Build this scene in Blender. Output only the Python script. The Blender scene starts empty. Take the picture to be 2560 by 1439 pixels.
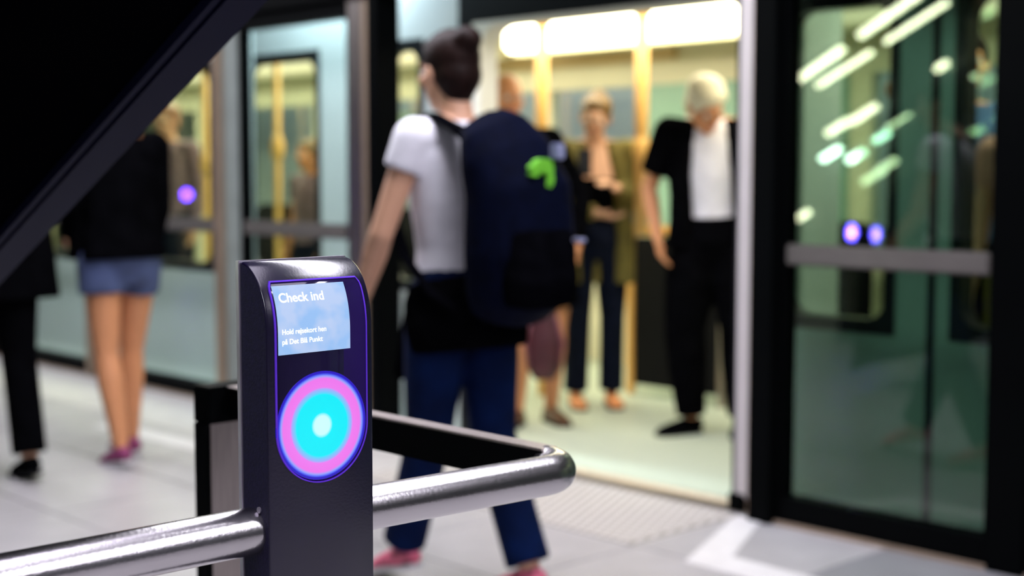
import bpy, bmesh, math, random
from mathutils import Vector, Matrix, Euler
random.seed(7)
C = bpy.context.scene
COL = C.collection
R = math.radians
PI = math.pi

# ------------------------------------------------------------------ camera
F = 3555.56; PITCH = math.atan(289.5 / 3555); YAW = R(46.3); H = 1.25
cam_d = bpy.data.cameras.new('camera'); cam = bpy.data.objects.new('camera', cam_d); COL.objects.link(cam)
cam.location = (0, 0, H); cam.rotation_euler = (PI / 2 - PITCH, 0, YAW)
cam_d.lens = 50; cam_d.sensor_width = 36; cam_d.clip_start = 0.02; cam_d.clip_end = 100
cam_d.dof.use_dof = True; cam_d.dof.focus_distance = 1.56; cam_d.dof.aperture_fstop = 3.1
C.camera = cam
# ------------------------------------------------------------------ world, light, exposure
w = bpy.data.worlds.new('world'); C.world = w; w.use_nodes = True
w.node_tree.nodes['Background'].inputs[0].default_value = (0.55, 0.62, 0.8, 1)
w.node_tree.nodes['Background'].inputs[1].default_value = 0.02
C.view_settings.view_transform = 'Standard'; C.view_settings.look = 'None'
C.view_settings.gamma = 1; C.view_settings.use_curve_mapping = False
C.view_settings.exposure = 0.0

def area(name, loc, rot, sx, sy, power, col):
    l = bpy.data.lights.new(name, 'AREA'); l.shape = 'RECTANGLE'; l.size = sx; l.size_y = sy
    l.energy = power; l.color = col
    o = bpy.data.objects.new(name, l); COL.objects.link(o); o.location = loc; o.rotation_euler = rot
    return o
# light of the ceiling luminaires over the platform (fixtures are built below, just above them)
area('platform_light', (-3.4, 2.6, 3.02), (0, 0, 0), 5.6, 0.8, 12, (0.93, 0.93, 1.0))
area('platform_light', (-9.3, 2.75, 3.02), (0, 0, 0), 5.0, 0.8, 45, (0.93, 0.96, 1.0))
area('platform_light', (1.9, 2.3, 3.02), (0, 0, 0), 3.4, 0.35, 55, (0.90, 0.86, 1.0))
area('platform_light', (0.9, -1.7, 3.02), (0, 0, 0), 4.0, 0.35, 50, (0.90, 0.88, 1.0))
area('carriage_light', (-5.6, 5.55, 2.13), (0, 0, 0), 5.5, 0.5, 95, (1.0, 0.93, 0.70))
area('carriage_light', (-11.0, 5.55, 2.13), (0, 0, 0), 4.6, 0.5, 150, (1.0, 0.95, 0.66))
area('carriage_light', (-8.0, 5.55, 2.13), (0, 0, 0), 2.4, 0.5, 60, (1.0, 0.95, 0.66))
area('carriage_light', (-2.1, 5.1, 2.13), (0, 0, 0), 1.6, 0.5, 42, (1.0, 0.95, 0.75))
area('added_gap_light', (-5.85, 4.345, 2.5), (0, 0, 0), 0.9, 0.08, 60, (0.72, 0.90, 1.0))  # added lamps without fixtures, they brighten the carriage side behind the doors
area('added_gap_light', (-8.6, 4.345, 2.6), (0, 0, 0), 4.2, 0.08, 60, (0.72, 0.90, 1.0))
area('added_gap_light', (-2.0, 4.345, 2.6), (0, 0, 0), 1.8, 0.08, 3, (0.8, 0.95, 0.9))
area('tunnel_light', (-6.5, 7.5, 2.9), (0, 0, 0), 12.0, 0.3, 90, (0.85, 0.92, 1.0))

# pixel of the 2560 x 1439 photograph -> point
def ray(u, v):
    x = u - 1280; z = 719.5 - v
    fw = F * math.cos(PITCH) + z * math.sin(PITCH); up = z * math.cos(PITCH) - F * math.sin(PITCH)
    c, s = math.cos(YAW), math.sin(YAW)
    return Vector((x * c - fw * s, x * s + fw * c, up))
def on_y(u, v, y):
    r = ray(u, v); t = y / r.y; return Vector((r.x * t, y, H + r.z * t))
def on_z(u, v, z=0.0):
    r = ray(u, v); t = (z - H) / r.z; return Vector((r.x * t, r.y * t, z))
def on_x(u, v, X):
    r = ray(u, v); t = X / r.x; return Vector((X, r.y * t, H + r.z * t))
GLASS_Y = 4.17
def mirrored(u, v, yr):      # a real point at depth yr whose reflection in the platform doors is seen at (u, v)
    r = ray(u, v); t = (2 * GLASS_Y - yr) / r.y; return Vector((r.x * t, yr, H + r.z * t))

# ------------------------------------------------------------------ materials
M = {}
def mat(name, col, rough=0.5, metal=0.0, noise=0.0, nscale=8.0, bump=0.0, bscale=60.0, spec=0.5, stretch=None, coat=0.0, sheen=0.0):
    m = bpy.data.materials.new(name); m.use_nodes = True; nt = m.node_tree; b = nt.nodes['Principled BSDF']
    b.inputs['Base Color'].default_value = (*col, 1); b.inputs['Roughness'].default_value = rough
    b.inputs['Metallic'].default_value = metal; b.inputs['Specular IOR Level'].default_value = spec
    b.inputs['Coat Weight'].default_value = coat; b.inputs['Coat Roughness'].default_value = 0.2; b.inputs['Sheen Weight'].default_value = sheen
    tc = nt.nodes.new('ShaderNodeTexCoord'); mp = nt.nodes.new('ShaderNodeMapping')
    nt.links.new(tc.outputs['Object'], mp.inputs[0])
    if stretch: mp.inputs['Scale'].default_value = stretch
    if noise:
        n = nt.nodes.new('ShaderNodeTexNoise'); n.inputs['Scale'].default_value = nscale; n.inputs['Detail'].default_value = 4
        nt.links.new(mp.outputs[0], n.inputs['Vector'])
        r = nt.nodes.new('ShaderNodeMapRange'); r.inputs[1].default_value = 0.3; r.inputs[2].default_value = 0.7
        r.inputs[3].default_value = 1 - noise; r.inputs[4].default_value = 1 + noise
        nt.links.new(n.outputs[0], r.inputs[0])
        x = nt.nodes.new('ShaderNodeMix'); x.data_type = 'RGBA'; x.blend_type = 'MULTIPLY'; x.inputs[0].default_value = 1
        x.inputs[6].default_value = (*col, 1); nt.links.new(r.outputs[0], x.inputs[7]); nt.links.new(x.outputs[2], b.inputs['Base Color'])
    if bump:
        n2 = nt.nodes.new('ShaderNodeTexNoise'); n2.inputs['Scale'].default_value = bscale; n2.inputs['Detail'].default_value = 3
        nt.links.new(mp.outputs[0], n2.inputs['Vector'])
        bp = nt.nodes.new('ShaderNodeBump'); bp.inputs['Strength'].default_value = bump; bp.inputs['Distance'].default_value = 0.004
        nt.links.new(n2.outputs[0], bp.inputs['Height']); nt.links.new(bp.outputs[0], b.inputs['Normal'])
    M[name] = m; return m
def emit(name, col, s):
    m = bpy.data.materials.new(name); m.use_nodes = True; b = m.node_tree.nodes['Principled BSDF']
    b.inputs['Base Color'].default_value = (*[c * .6 for c in col], 1)
    b.inputs['Emission Color'].default_value = (*col, 1); b.inputs['Emission Strength'].default_value = s; b.inputs['Specular IOR Level'].default_value = 0.05
    M[name] = m; return m
def glass(name, tint, f0=0.05, dirt=0.0):
    m = bpy.data.materials.new(name); m.use_nodes = True; nt = m.node_tree; nt.nodes.clear()
    out = nt.nodes.new('ShaderNodeOutputMaterial'); g = nt.nodes.new('ShaderNodeBsdfGlossy'); g.inputs['Roughness'].default_value = 0.01
    t = nt.nodes.new('ShaderNodeBsdfTransparent'); t.inputs[0].default_value = (*tint, 1)
    geo = nt.nodes.new('ShaderNodeNewGeometry'); dp = nt.nodes.new('ShaderNodeVectorMath'); dp.operation = 'DOT_PRODUCT'
    nt.links.new(geo.outputs['Incoming'], dp.inputs[0]); nt.links.new(geo.outputs['Normal'], dp.inputs[1])
    a = nt.nodes.new('ShaderNodeMath'); a.operation = 'ABSOLUTE'; nt.links.new(dp.outputs['Value'], a.inputs[0])
    s = nt.nodes.new('ShaderNodeMath'); s.operation = 'SUBTRACT'; s.inputs[0].default_value = 1; nt.links.new(a.outputs[0], s.inputs[1])
    pw = nt.nodes.new('ShaderNodeMath'); pw.operation = 'POWER'; pw.inputs[1].default_value = 5; nt.links.new(s.outputs[0], pw.inputs[0])
    ma = nt.nodes.new('ShaderNodeMath'); ma.operation = 'MULTIPLY_ADD'; ma.inputs[1].default_value = 1 - f0; ma.inputs[2].default_value = f0
    nt.links.new(pw.outputs[0], ma.inputs[0])
    mx = nt.nodes.new('ShaderNodeMixShader'); nt.links.new(ma.outputs[0], mx.inputs[0]); nt.links.new(t.outputs[0], mx.inputs[1]); nt.links.new(g.outputs[0], mx.inputs[2])
    nt.links.new(mx.outputs[0], out.inputs[0]); M[name] = m; return m

mat('steel', (0.60, 0.58, 0.59), 0.24, 1.0, 0.06, 6, 0.05, 200)
mat('brushed_steel', (0.40, 0.35, 0.33), 0.34, 1.0, 0.15, 12, 0.1, 60, stretch=(30, 30, 1))
mat('bright_frame', (0.58, 0.54, 0.55), 0.45, 0.35, 0.05, 5)
mat('rail_grey', (0.10, 0.09, 0.085), 0.5, 0.2, 0.1, 8)
mat('rail_pale', (0.24, 0.27, 0.26), 0.5, 0.2, 0.1, 8)
mat('bronze_frame', (0.36, 0.27, 0.20), 0.4, 0.6, 0.1, 5)
mat('black_frame', (0.0015, 0.0018, 0.002), 0.4, 0.0, 0.1, 3, spec=0.02)
mat('black_matt', (0.006, 0.006, 0.008), 0.75, spec=0.1)
mat('soffit', (0.0012, 0.0012, 0.0018), 0.6, 0.0, 0.2, 2, spec=0.0)
mat('navy_trim', (0.006, 0.007, 0.024), 0.5, 0.0, 0.1, 3, spec=0.04)
mat('floor_base', (0.20, 0.20, 0.21), 0.7)
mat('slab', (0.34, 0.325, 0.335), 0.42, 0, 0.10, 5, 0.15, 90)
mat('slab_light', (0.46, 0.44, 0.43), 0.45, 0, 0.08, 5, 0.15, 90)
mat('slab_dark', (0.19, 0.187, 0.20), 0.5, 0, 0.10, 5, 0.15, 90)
mat('tactile', (0.27, 0.245, 0.22), 0.5, 0, 0.08, 20)
mat('line_white', (0.60, 0.58, 0.585), 0.5, 0, 0.06, 12)
mat('ceiling', (0.03, 0.03, 0.035), 0.8, 0, 0.1, 2)
mat('wall_dark', (0.035, 0.038, 0.045), 0.6, 0, 0.2, 1.5)
mat('tunnel', (0.55, 0.58, 0.60), 0.7, 0, 0.1, 2)
mat('train_paint', (0.56, 0.61, 0.60), 0.35, 0.1, 0.05, 2)
mat('train_green', (0.15, 0.23, 0.19), 0.4, 0.0, 0.08, 2)
mat('train_black', (0.008, 0.009, 0.010), 0.3, spec=0.15)
mat('cream', (0.74, 0.70, 0.52), 0.5, 0, 0.04, 3)
mat('cream_frame', (0.82, 0.80, 0.68), 0.45, 0, 0.04, 3)
mat('tan_band', (0.70, 0.50, 0.26), 0.5, 0, 0.05, 3)
mat('teal_door', (0.26, 0.44, 0.36), 0.4, 0, 0.08, 2)
mat('train_floor', (0.46, 0.52, 0.43), 0.45, 0, 0.06, 30)
mat('stud', (0.62, 0.59, 0.56), 0.4)
mat('sill', (0.70, 0.58, 0.44), 0.45, 0.3, 0.1, 20)
mat('yellow', (0.82, 0.47, 0.14), 0.4, 0, 0.03, 5)
mat('seat_black', (0.004, 0.004, 0.005), 0.8, 0, 0.2, 20, spec=0.1)
mat('skin', (0.62, 0.34, 0.22), 0.5, 0, 0.05, 12, spec=0.35)
mat('skin_tan', (0.60, 0.26, 0.12), 0.5, 0, 0.06, 12, spec=0.35)
mat('lips', (0.45, 0.13, 0.10), 0.4)
mat('eye', (0.75, 0.74, 0.70), 0.2); mat('iris', (0.05, 0.03, 0.02), 0.2)
mat('hair_dark', (0.012, 0.005, 0.004), 0.5, 0, 0.4, 60, 0.5, 120, spec=0.1)
mat('hair_brown', (0.17, 0.06, 0.02), 0.5, 0, 0.4, 60, 0.5, 120)
mat('hair_fair', (0.15, 0.08, 0.02), 0.5, 0, 0.3, 60, 0.5, 120)
mat('hair_grey', (0.74, 0.68, 0.50), 0.6, 0, 0.2, 60, 0.5, 120)
mat('white_shirt', (0.78, 0.77, 0.84), 0.85, 0, 0.06, 25, 0.3, 30, sheen=0.2)
mat('black_cloth', (0.002, 0.002, 0.0026), 0.95, 0, 0.3, 15, 0.3, 40, spec=0.0)
mat('jeans', (0.001, 0.007, 0.042), 0.85, 0, 0.45, 9, 0.3, 40, spec=0.1)
mat('jeans_dark', (0.003, 0.005, 0.015), 0.85, 0, 0.3, 12, 0.3, 40, spec=0.1)
mat('denim_shorts', (0.045, 0.065, 0.15), 0.85, 0, 0.35, 14, 0.3, 60)
mat('olive', (0.13, 0.105, 0.018), 0.85, 0, 0.25, 14, 0.4, 40)
mat('blue_cloth', (0.03, 0.07, 0.18), 0.85, 0, 0.2, 14)
mat('salmon_cloth', (0.50, 0.24, 0.19), 0.85, 0, 0.15, 14)
mat('mauve_cloth', (0.16, 0.10, 0.12), 0.85, 0, 0.2, 14)
mat('pack_navy', (0.001, 0.002, 0.010), 0.8, 0, 0.3, 30, 0.3, 90, spec=0.04)
mat('pack_black', (0.002, 0.002, 0.003), 0.9, 0, 0.3, 30, 0.3, 90, spec=0.0)
mat('logo_green', (0.16, 0.55, 0.03), 0.6); mat('grey_patch', (0.25, 0.27, 0.42), 0.6)
mat('magenta_shoe', (0.24, 0.03, 0.12), 0.6, 0, 0.2, 30); mat('sole', (0.6, 0.58, 0.6), 0.6)
mat('pink_shoe', (0.62, 0.12, 0.20), 0.6, 0, 0.6, 30); mat('brown_shoe', (0.10, 0.04, 0.015), 0.5)
mat('maroon', (0.045, 0.004, 0.009), 0.45, 0, 0.3, 14); mat('maroon_light', (0.16, 0.04, 0.07), 0.5)
mat('orange_shoe', (0.75, 0.28, 0.10), 0.5)
mat('phone', (0.03, 0.03, 0.035), 0.2)
mat('validator_body', (0.006, 0.004, 0.020), 0.22, 0.0, 0.1, 40, 0.03, 300, spec=0.6, coat=0.6)
mat('validator_side', (0.008, 0.006, 0.026), 0.6, 0.0, 0.3, 200, 0.2, 400, spec=0.2)
mat('validator_rim', (0.50, 0.46, 0.55), 0.28, 0.8, 0.08, 20)
mat('validator_glass', (0.012, 0.008, 0.035), 0.08, 0, 0.3, 8, spec=0.6, coat=0.3)
mat('led_violet', (0.10, 0.04, 0.4), 0.2)
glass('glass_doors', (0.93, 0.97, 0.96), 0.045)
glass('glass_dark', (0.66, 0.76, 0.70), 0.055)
glass('glass_train', (0.93, 0.97, 0.94), 0.04)
emit('tube_light', (1.0, 0.93, 0.62), 9)
emit('tube_light_soft', (1.0, 0.88, 0.60), 0.9)
emit('lamp_warm', (0.95, 1.0, 0.66), 34)
emit('lamp_cool', (0.66, 1.0, 0.78), 60)
emit('added_panel_lamp', (0.88, 0.82, 1.0), 4.0)
emit('ceiling_lamp', (0.92, 0.90, 1.0), 13)
emit('text_white', (0.93, 0.97, 1.0), 1.5)
emit('led_edge', (0.16, 0.05, 0.85), 0.22)
# lit screen: light blue with faint cooler patches, as displayed
m = emit('screen_lit', (0.50, 0.68, 1.0), 0.88); nt = m.node_tree; b = nt.nodes['Principled BSDF']; b.inputs['Base Color'].default_value = (.02, .03, .05, 1)
n = nt.nodes.new('ShaderNodeTexNoise'); n.inputs['Scale'].default_value = 38; tc = nt.nodes.new('ShaderNodeTexCoord'); nt.links.new(tc.outputs['Object'], n.inputs['Vector'])
cr = nt.nodes.new('ShaderNodeValToRGB'); cr.color_ramp.elements[0].position = .35; cr.color_ramp.elements[0].color = (0.36, 0.60, 1.0, 1)
cr.color_ramp.elements[1].position = .6; cr.color_ramp.elements[1].color = (0.56, 0.70, 1.0, 1)
nt.links.new(n.outputs[0], cr.inputs[0]); nt.links.new(cr.outputs[0], b.inputs['Emission Color'])
# backlit target of the card reader: concentric lit rings, blue glow painted in at the rim (object coordinates: centre at the origin of the part)
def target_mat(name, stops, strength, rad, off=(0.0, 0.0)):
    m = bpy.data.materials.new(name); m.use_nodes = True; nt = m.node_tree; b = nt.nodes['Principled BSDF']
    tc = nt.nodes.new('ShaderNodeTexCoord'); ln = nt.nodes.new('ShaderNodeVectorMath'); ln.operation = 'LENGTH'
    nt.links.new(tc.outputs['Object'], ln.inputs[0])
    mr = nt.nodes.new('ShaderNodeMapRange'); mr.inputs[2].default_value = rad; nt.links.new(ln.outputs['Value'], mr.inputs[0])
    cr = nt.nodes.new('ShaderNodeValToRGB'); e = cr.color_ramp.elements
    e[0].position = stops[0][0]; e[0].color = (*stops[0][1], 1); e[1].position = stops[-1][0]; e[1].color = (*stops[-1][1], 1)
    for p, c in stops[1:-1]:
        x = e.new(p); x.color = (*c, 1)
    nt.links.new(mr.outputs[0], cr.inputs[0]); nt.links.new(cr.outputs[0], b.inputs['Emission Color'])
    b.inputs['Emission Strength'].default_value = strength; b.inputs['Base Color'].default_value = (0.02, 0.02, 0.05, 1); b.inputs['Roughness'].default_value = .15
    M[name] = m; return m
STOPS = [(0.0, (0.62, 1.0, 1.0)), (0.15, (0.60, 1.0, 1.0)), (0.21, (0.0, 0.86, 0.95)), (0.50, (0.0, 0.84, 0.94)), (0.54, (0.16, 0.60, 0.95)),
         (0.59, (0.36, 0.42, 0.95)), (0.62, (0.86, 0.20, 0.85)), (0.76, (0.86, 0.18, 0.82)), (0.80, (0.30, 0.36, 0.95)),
         (0.83, (0.07, 0.12, 0.92)), (0.85, (0.02, 0.005, 0.55)), (1.0, (0.014, 0.002, 0.28))]  # last blue stops: glow scattered in the cover, put into the emission
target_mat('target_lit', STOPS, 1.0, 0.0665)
target_mat('target_far', [(0.0, (0.9, 0.25, 1.0)), (0.35, (0.6, 0.2, 1.0)), (0.55, (0.12, 0.10, 1.0)), (1.0, (0.05, 0.02, 0.9))], 150.0, 0.0665)
target_mat('target_far_violet', [(0.0, (0.16, 0.05, 1.0)), (1.0, (0.10, 0.02, 0.9))], 130.0, 0.0665)

# ------------------------------------------------------------------ helpers
def link_mesh(name, bm, m, parent=None, smooth=False, mods=None):
    bmesh.ops.recalc_face_normals(bm, faces=bm.faces)
    me = bpy.data.meshes.new(name); bm.to_mesh(me); bm.free()
    if m is not None: me.materials.append(M[m])
    if smooth:
        for p in me.polygons: p.use_smooth = True
    o = bpy.data.objects.new(name, me); COL.objects.link(o)
    if parent: o.parent = parent
    return o
def tag(o, label=None, cat=None, group=None, kind=None):
    if label: o['label'] = label
    if cat: o['category'] = cat
    if group: o['group'] = group
    if kind: o['kind'] = kind
    return o
def empty(name, loc=(0, 0, 0), rz=0.0):
    o = bpy.data.objects.new(name, None); COL.objects.link(o); o.location = loc; o.rotation_euler = (0, 0, rz); o.empty_display_size = .1
    return o
def box(bm, x0, x1, y0, y1, z0, z1, bev=0.0):
    r = bmesh.ops.create_cube(bm, size=1)
    vs = r['verts']
    for v in vs:
        v.co = Vector(((x0 + x1) / 2 + v.co.x * (x1 - x0), (y0 + y1) / 2 + v.co.y * (y1 - y0), (z0 + z1) / 2 + v.co.z * (z1 - z0)))
    if bev:
        es = set(e for v in vs for e in v.link_edges)
        bmesh.ops.bevel(bm, geom=list(es), offset=bev, segments=2, affect='EDGES')
    return bm
def bx(name, m, parent, x0, x1, y0, y1, z0, z1, bev=0.0):
    return link_mesh(name, box(bmesh.new(), x0, x1, y0, y1, z0, z1, bev), m, parent)
def loft(bm, pts, seg=16, hint=(1, 0, 0), cap=True):
    """pts: (vec, rx, ry); rx along hint, ry across it"""
    P = [Vector(p[0]) for p in pts]; rings = []; hint = Vector(hint)
    for i, p in enumerate(pts):
        a = P[max(i - 1, 0)]; b = P[min(i + 1, len(P) - 1)]; t = (b - a).normalized()
        side = hint - t * hint.dot(t)
        if side.length < 1e-3: side = Vector((0, 1, 0)) - t * t.y
        side.normalize(); oth = t.cross(side)
        rings.append([bm.verts.new(P[i] + side * (p[1] * math.cos(2 * PI * k / seg)) + oth * (p[2] * math.sin(2 * PI * k / seg))) for k in range(seg)])
    for a, b in zip(rings, rings[1:]):
        for k in range(seg): bm.faces.new((a[k], a[(k + 1) % seg], b[(k + 1) % seg], b[k]))
    if cap: bm.faces.new(rings[0][::-1]); bm.faces.new(rings[-1])
    return bm
def ball(bm, c, r, mtx=None, seg=16):
    if not hasattr(r, '__len__'): r = (r, r, r)
    vs = bmesh.ops.create_uvsphere(bm, u_segments=seg, v_segments=seg * 3 // 4, radius=1)['verts']
    for v in vs: v.co = Vector((v.co.x * r[0], v.co.y * r[1], v.co.z * r[2]))
    if mtx is not None:
        for v in vs: v.co = mtx @ (Vector(c) + v.co)
    else:
        for v in vs: v.co += Vector(c)
    return bm
def limb(bm, a, ra, b, rb, mid=None, ends=True):
    a = Vector(a); b = Vector(b)
    pts = [(a, ra, ra)]
    if mid: pts.append((a.lerp(b, mid[0]), mid[1], mid[1]))
    pts.append((b, rb, rb)); loft(bm, pts, 14)
    if ends: ball(bm, a, ra, seg=12); ball(bm, b, rb, seg=12)
    return bm
def cyl(bm, a, b, r, seg=20): return loft(bm, [(a, r, r), (b, r, r)], seg)
def remesh(o, vox=0.008, it=4):
    r = o.modifiers.new('union', 'REMESH'); r.mode = 'VOXEL'; r.voxel_size = vox; r.use_smooth_shade = True
    s = o.modifiers.new('soften', 'SMOOTH'); s.factor = 0.5; s.iterations = it
    return o
def rrect_r(x0, x1, z0, z1, r, ang):     # distance from the centre to a rounded rectangle's outline along ang
    cx, cz = (x0 + x1) / 2, (z0 + z1) / 2; hx, hz = (x1 - x0) / 2, (z1 - z0) / 2
    dx, dz = math.cos(ang), math.sin(ang)
    t = min(hx / abs(dx) if abs(dx) > 1e-9 else 1e9, hz / abs(dz) if abs(dz) > 1e-9 else 1e9)
    px, pz = abs(dx * t), abs(dz * t)
    if r > 0 and px > hx - r and pz > hz - r:
        ex, ez = hx - r, hz - r; ax, az = abs(dx), abs(dz)
        bq = ax * ex + az * ez; cq = ex * ex + ez * ez - r * r
        t = bq + math.sqrt(max(bq * bq - cq, 0))
    return cx + dx * t, cz + dz * t
def panel_hole(bm, outer, inner, r, y0, y1, ro=0.0, n=48):
    """plate in the XZ plane, thickness y0..y1, with a rounded opening (outer and inner share their centre direction)"""
    icx, icz = (inner[0] + inner[1]) / 2, (inner[2] + inner[3]) / 2
    angs = [2 * PI * k / n for k in range(n)]
    for X in (outer[0], outer[1]):
        for Z in (outer[2], outer[3]): angs.append(math.atan2(Z - icz, X - icx) % (2 * PI))
    for sx in (-1, 1):
        for sz in (-1, 1):
            hx, hz = (inner[1] - inner[0]) / 2, (inner[3] - inner[2]) / 2
            for q in range(7):
                th = q * PI / 12
                angs.append(math.atan2(sz * (hz - r + r * math.sin(th)), sx * (hx - r + r * math.cos(th))) % (2 * PI))
    angs = sorted(set(round(a, 5) for a in angs)); L = len(angs); ri = []; ro_ = []
    for a in angs:
        ri.append(rrect_r(*inner, r, a))
        dx, dz = math.cos(a), math.sin(a); t = 1e9
        if dx > 1e-9: t = min(t, (outer[1] - icx) / dx)
        if dx < -1e-9: t = min(t, (outer[0] - icx) / dx)
        if dz > 1e-9: t = min(t, (outer[3] - icz) / dz)
        if dz < -1e-9: t = min(t, (outer[2] - icz) / dz)
        ro_.append((icx + dx * t, icz + dz * t))
    V = [[bm.verts.new((x, y, z)) for x, z in ring] for ring in (ri, ro_) for y in (y0, y1)]
    i0, i1, o0, o1 = V
    for k in range(L):
        j = (k + 1) % L
        for a, b in ((i0, o0), (i1, o1), (i0, i1), (o0, o1)): bm.faces.new((a[k], a[j], b[j], b[k]))
    return bm
def plate_round(bm, rect, r, y0, y1, n=10):
    x0, x1, z0, z1 = rect; pts = []
    for cx, cz, s in ((x1 - r, z1 - r, 0), (x0 + r, z1 - r, 1), (x0 + r, z0 + r, 2), (x1 - r, z0 + r, 3)):
        for q in range(n + 1):
            a = (s + q / n) * PI / 2; pts.append((cx + r * math.cos(a), cz + r * math.sin(a)))
    a = [bm.verts.new((x, y0, z)) for x, z in pts]; b = [bm.verts.new((x, y1, z)) for x, z in pts]
    bm.faces.new(a[::-1]); bm.faces.new(b)
    for k in range(len(a)): j = (k + 1) % len(a); bm.faces.new((a[k], a[j], b[j], b[k]))
    return bm
def prism(bm, pts, axis, lo, hi):
    """extrude a 2-D outline along axis (0=x,1=y,2=z)"""
    def P(p, h):
        return {0: (h, p[0], p[1]), 1: (p[0], h, p[1]), 2: (p[0], p[1], h)}[axis]
    a = [bm.verts.new(P(p, lo)) for p in pts]; b = [bm.verts.new(P(p, hi)) for p in pts]
    bm.faces.new(a[::-1]); bm.faces.new(b)
    for k in range(len(a)): j = (k + 1) % len(a); bm.faces.new((a[k], a[j], b[j], b[k]))
    return bm

# ------------------------------------------------------------------ the setting
fl = bx('floor', 'floor_base', None, -18, 4, -3.2, 4.24, -0.15, -0.012); fl['kind'] = 'structure'
slab_mesh = {}
def slab_data(mn):
    if mn not in slab_mesh:
        o = bx('slab', mn, None, 0.002, 0.598, 0.002, 0.598, -0.02, 0.0, 0.002); slab_mesh[mn] = o.data; bpy.data.objects.remove(o)
    return slab_mesh[mn]
# stone slabs: counted singly where the photograph sees them, the remainder joined
rest = bmesh.new(); ns = 0
for i in range(-30, 7):
    for j in range(-5, 7):
        x, y = i * 0.6 - 0.1, 4.14 - 0.6 * (j + 1) if j >= 0 else None
        if y is None: continue
        if y < -3: continue
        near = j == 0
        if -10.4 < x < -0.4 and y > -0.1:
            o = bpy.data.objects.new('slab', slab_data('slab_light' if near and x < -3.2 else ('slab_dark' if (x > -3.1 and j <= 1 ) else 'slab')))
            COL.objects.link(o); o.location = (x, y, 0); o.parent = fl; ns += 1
        else: box(rest, x + .002, x + .598, y + .002, y + .598, -.02, 0)
for i in range(-30, 7):
    for j in range(7, 13):
        x, y = i * 0.6 - 0.1, 4.14 - 0.6 * (j + 1)
        box(rest, x + .002, x + .598, y + .002, y + .598, -.02, 0)
for i in range(-30, 7): box(rest, i * .6 - .098, i * .6 + .498, 4.142, 4.238, -.02, 0)
tag(link_mesh('paving', rest, 'slab', fl), kind='stuff')
# studded warning tiles in front of the open doors
def on_floor_tile(x0, y0, s=0.3):
    t = bx('tactile_tile', 'tactile', fl, x0 + .002, x0 + s - .002, y0 + .002, y0 + s - .002, -0.004, 0.003, .001)
    return t
studs = bmesh.new()
for a in range(5):
    for c in range(2): on_floor_tile(-4.62 + a * .3, 3.53 + c * .3)
for a in range(38):
    for c in range(15):
        x = -4.60 + a * 0.04 + (0.02 if c % 2 else 0); y = 3.55 + c * 0.04
        if x > -3.13: continue
        vs = bmesh.ops.create_cone(studs, cap_ends=True, segments=6, radius1=0.014, radius2=0.010, depth=0.006)['verts']
        for v in vs: v.co += Vector((x, y, 0.005))
tag(link_mesh('studs', studs, 'stud', fl), kind='stuff')
# painted boarding mark (an angled white line)
mark = bmesh.new()
prism(mark, [(-3.13, 4.12), (-3.02, 4.13), (-2.79, 3.66), (-1.5, 3.62), (-1.5, 3.50), (-2.86, 3.50)], 2, 0.0005, 0.003)
link_mesh('white_line', mark, 'line_white', fl)
m2 = bmesh.new()
prism(m2, [(-6.45, 3.30), (-5.45, 3.33), (-5.45, 3.46), (-6.45, 3.43)], 2, 0.0005, 0.003)
link_mesh('white_line', m2, 'line_white', fl)  # straight paler band across the left floor

ce = bx('ceiling', 'ceiling', None, -18, 4, -3.2, 4.1, 3.2, 3.3); ce['kind'] = 'structure'
wb = bx('wall_back', 'wall_dark', None, -18, 4, -3.3, -3.2, -0.15, 3.3); wb['kind'] = 'structure'
wl = bx('wall_left', 'wall_dark', None, -18.1, -18, -3.3, 8.4, -1.2, 3.3); wl['kind'] = 'structure'
wr = bx('wall_right', 'wall_dark', None, 4, 4.1, -3.3, 8.4, -1.2, 3.3); wr['kind'] = 'structure'
wt = bx('wall_tunnel', 'tunnel', None, -18, 4, 8.3, 8.4, -1.2, 3.3); wt['kind'] = 'structure'
tf = bx('floor_tunnel', 'wall_dark', None, -18, 4, 4.24, 8.3, -1.2, -1.1); tf['kind'] = 'structure'
tcl = bx('ceiling_tunnel', 'wall_dark', None, -18, 4, 4.1, 8.3, 3.2, 3.3); tcl['kind'] = 'structure'
hd = bx('wall_front', 'black_frame', None, -18, 4, 4.10, 4.24, 2.06, 3.2); hd['kind'] = 'structure'

# platform screen doors: fixed glass windows with black frames
def psd_window(n, x0, x1, gm, bar='rail_grey', base=0.12, sides=(0.05, 0.05)):
    root = empty('window_%d' % n, (x0, GLASS_Y, 0)); root['kind'] = 'structure'
    W = x1 - x0
    bx('base_frame', 'black_frame', root, 0, W, -.04, .04, 0, base, .004)
    bx('top_frame', 'black_frame', root, 0, W, -.04, .04, 1.98, 2.06, .004)
    bx('side_frame', 'black_frame', root, 0, sides[0], -.03, .03, base, 1.98)
    bx('side_frame', 'black_frame', root, W - sides[1], W, -.03, .03, base, 1.98)
    bx('pane', gm, root, sides[0], W - sides[1], -.006, .006, base, 1.98)
    bx('rail', bar, root, sides[0], W - sides[1], -.035, -.012, 0.925, 1.0, .008)
    bx('threshold_line', 'bronze_frame', root, 0, W, -.055, -.04, 0, .014)
    return root
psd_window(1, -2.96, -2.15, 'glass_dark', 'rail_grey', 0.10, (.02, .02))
psd_window(2, -6.40, -5.44, 'glass_doors', 'rail_grey', 0.09, (.03, .03))
psd_window(3, -8.02, -6.60, 'glass_doors', 'rail_grey', 0.09, (.03, .04))
psd_window(4, -9.50, -8.08, 'glass_doors', 'rail_grey', 0.09, (.03, .04))
psd_window(5, -11.0, -9.56, 'glass_doors', 'rail_grey', 0.09, (.03, .04))
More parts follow.
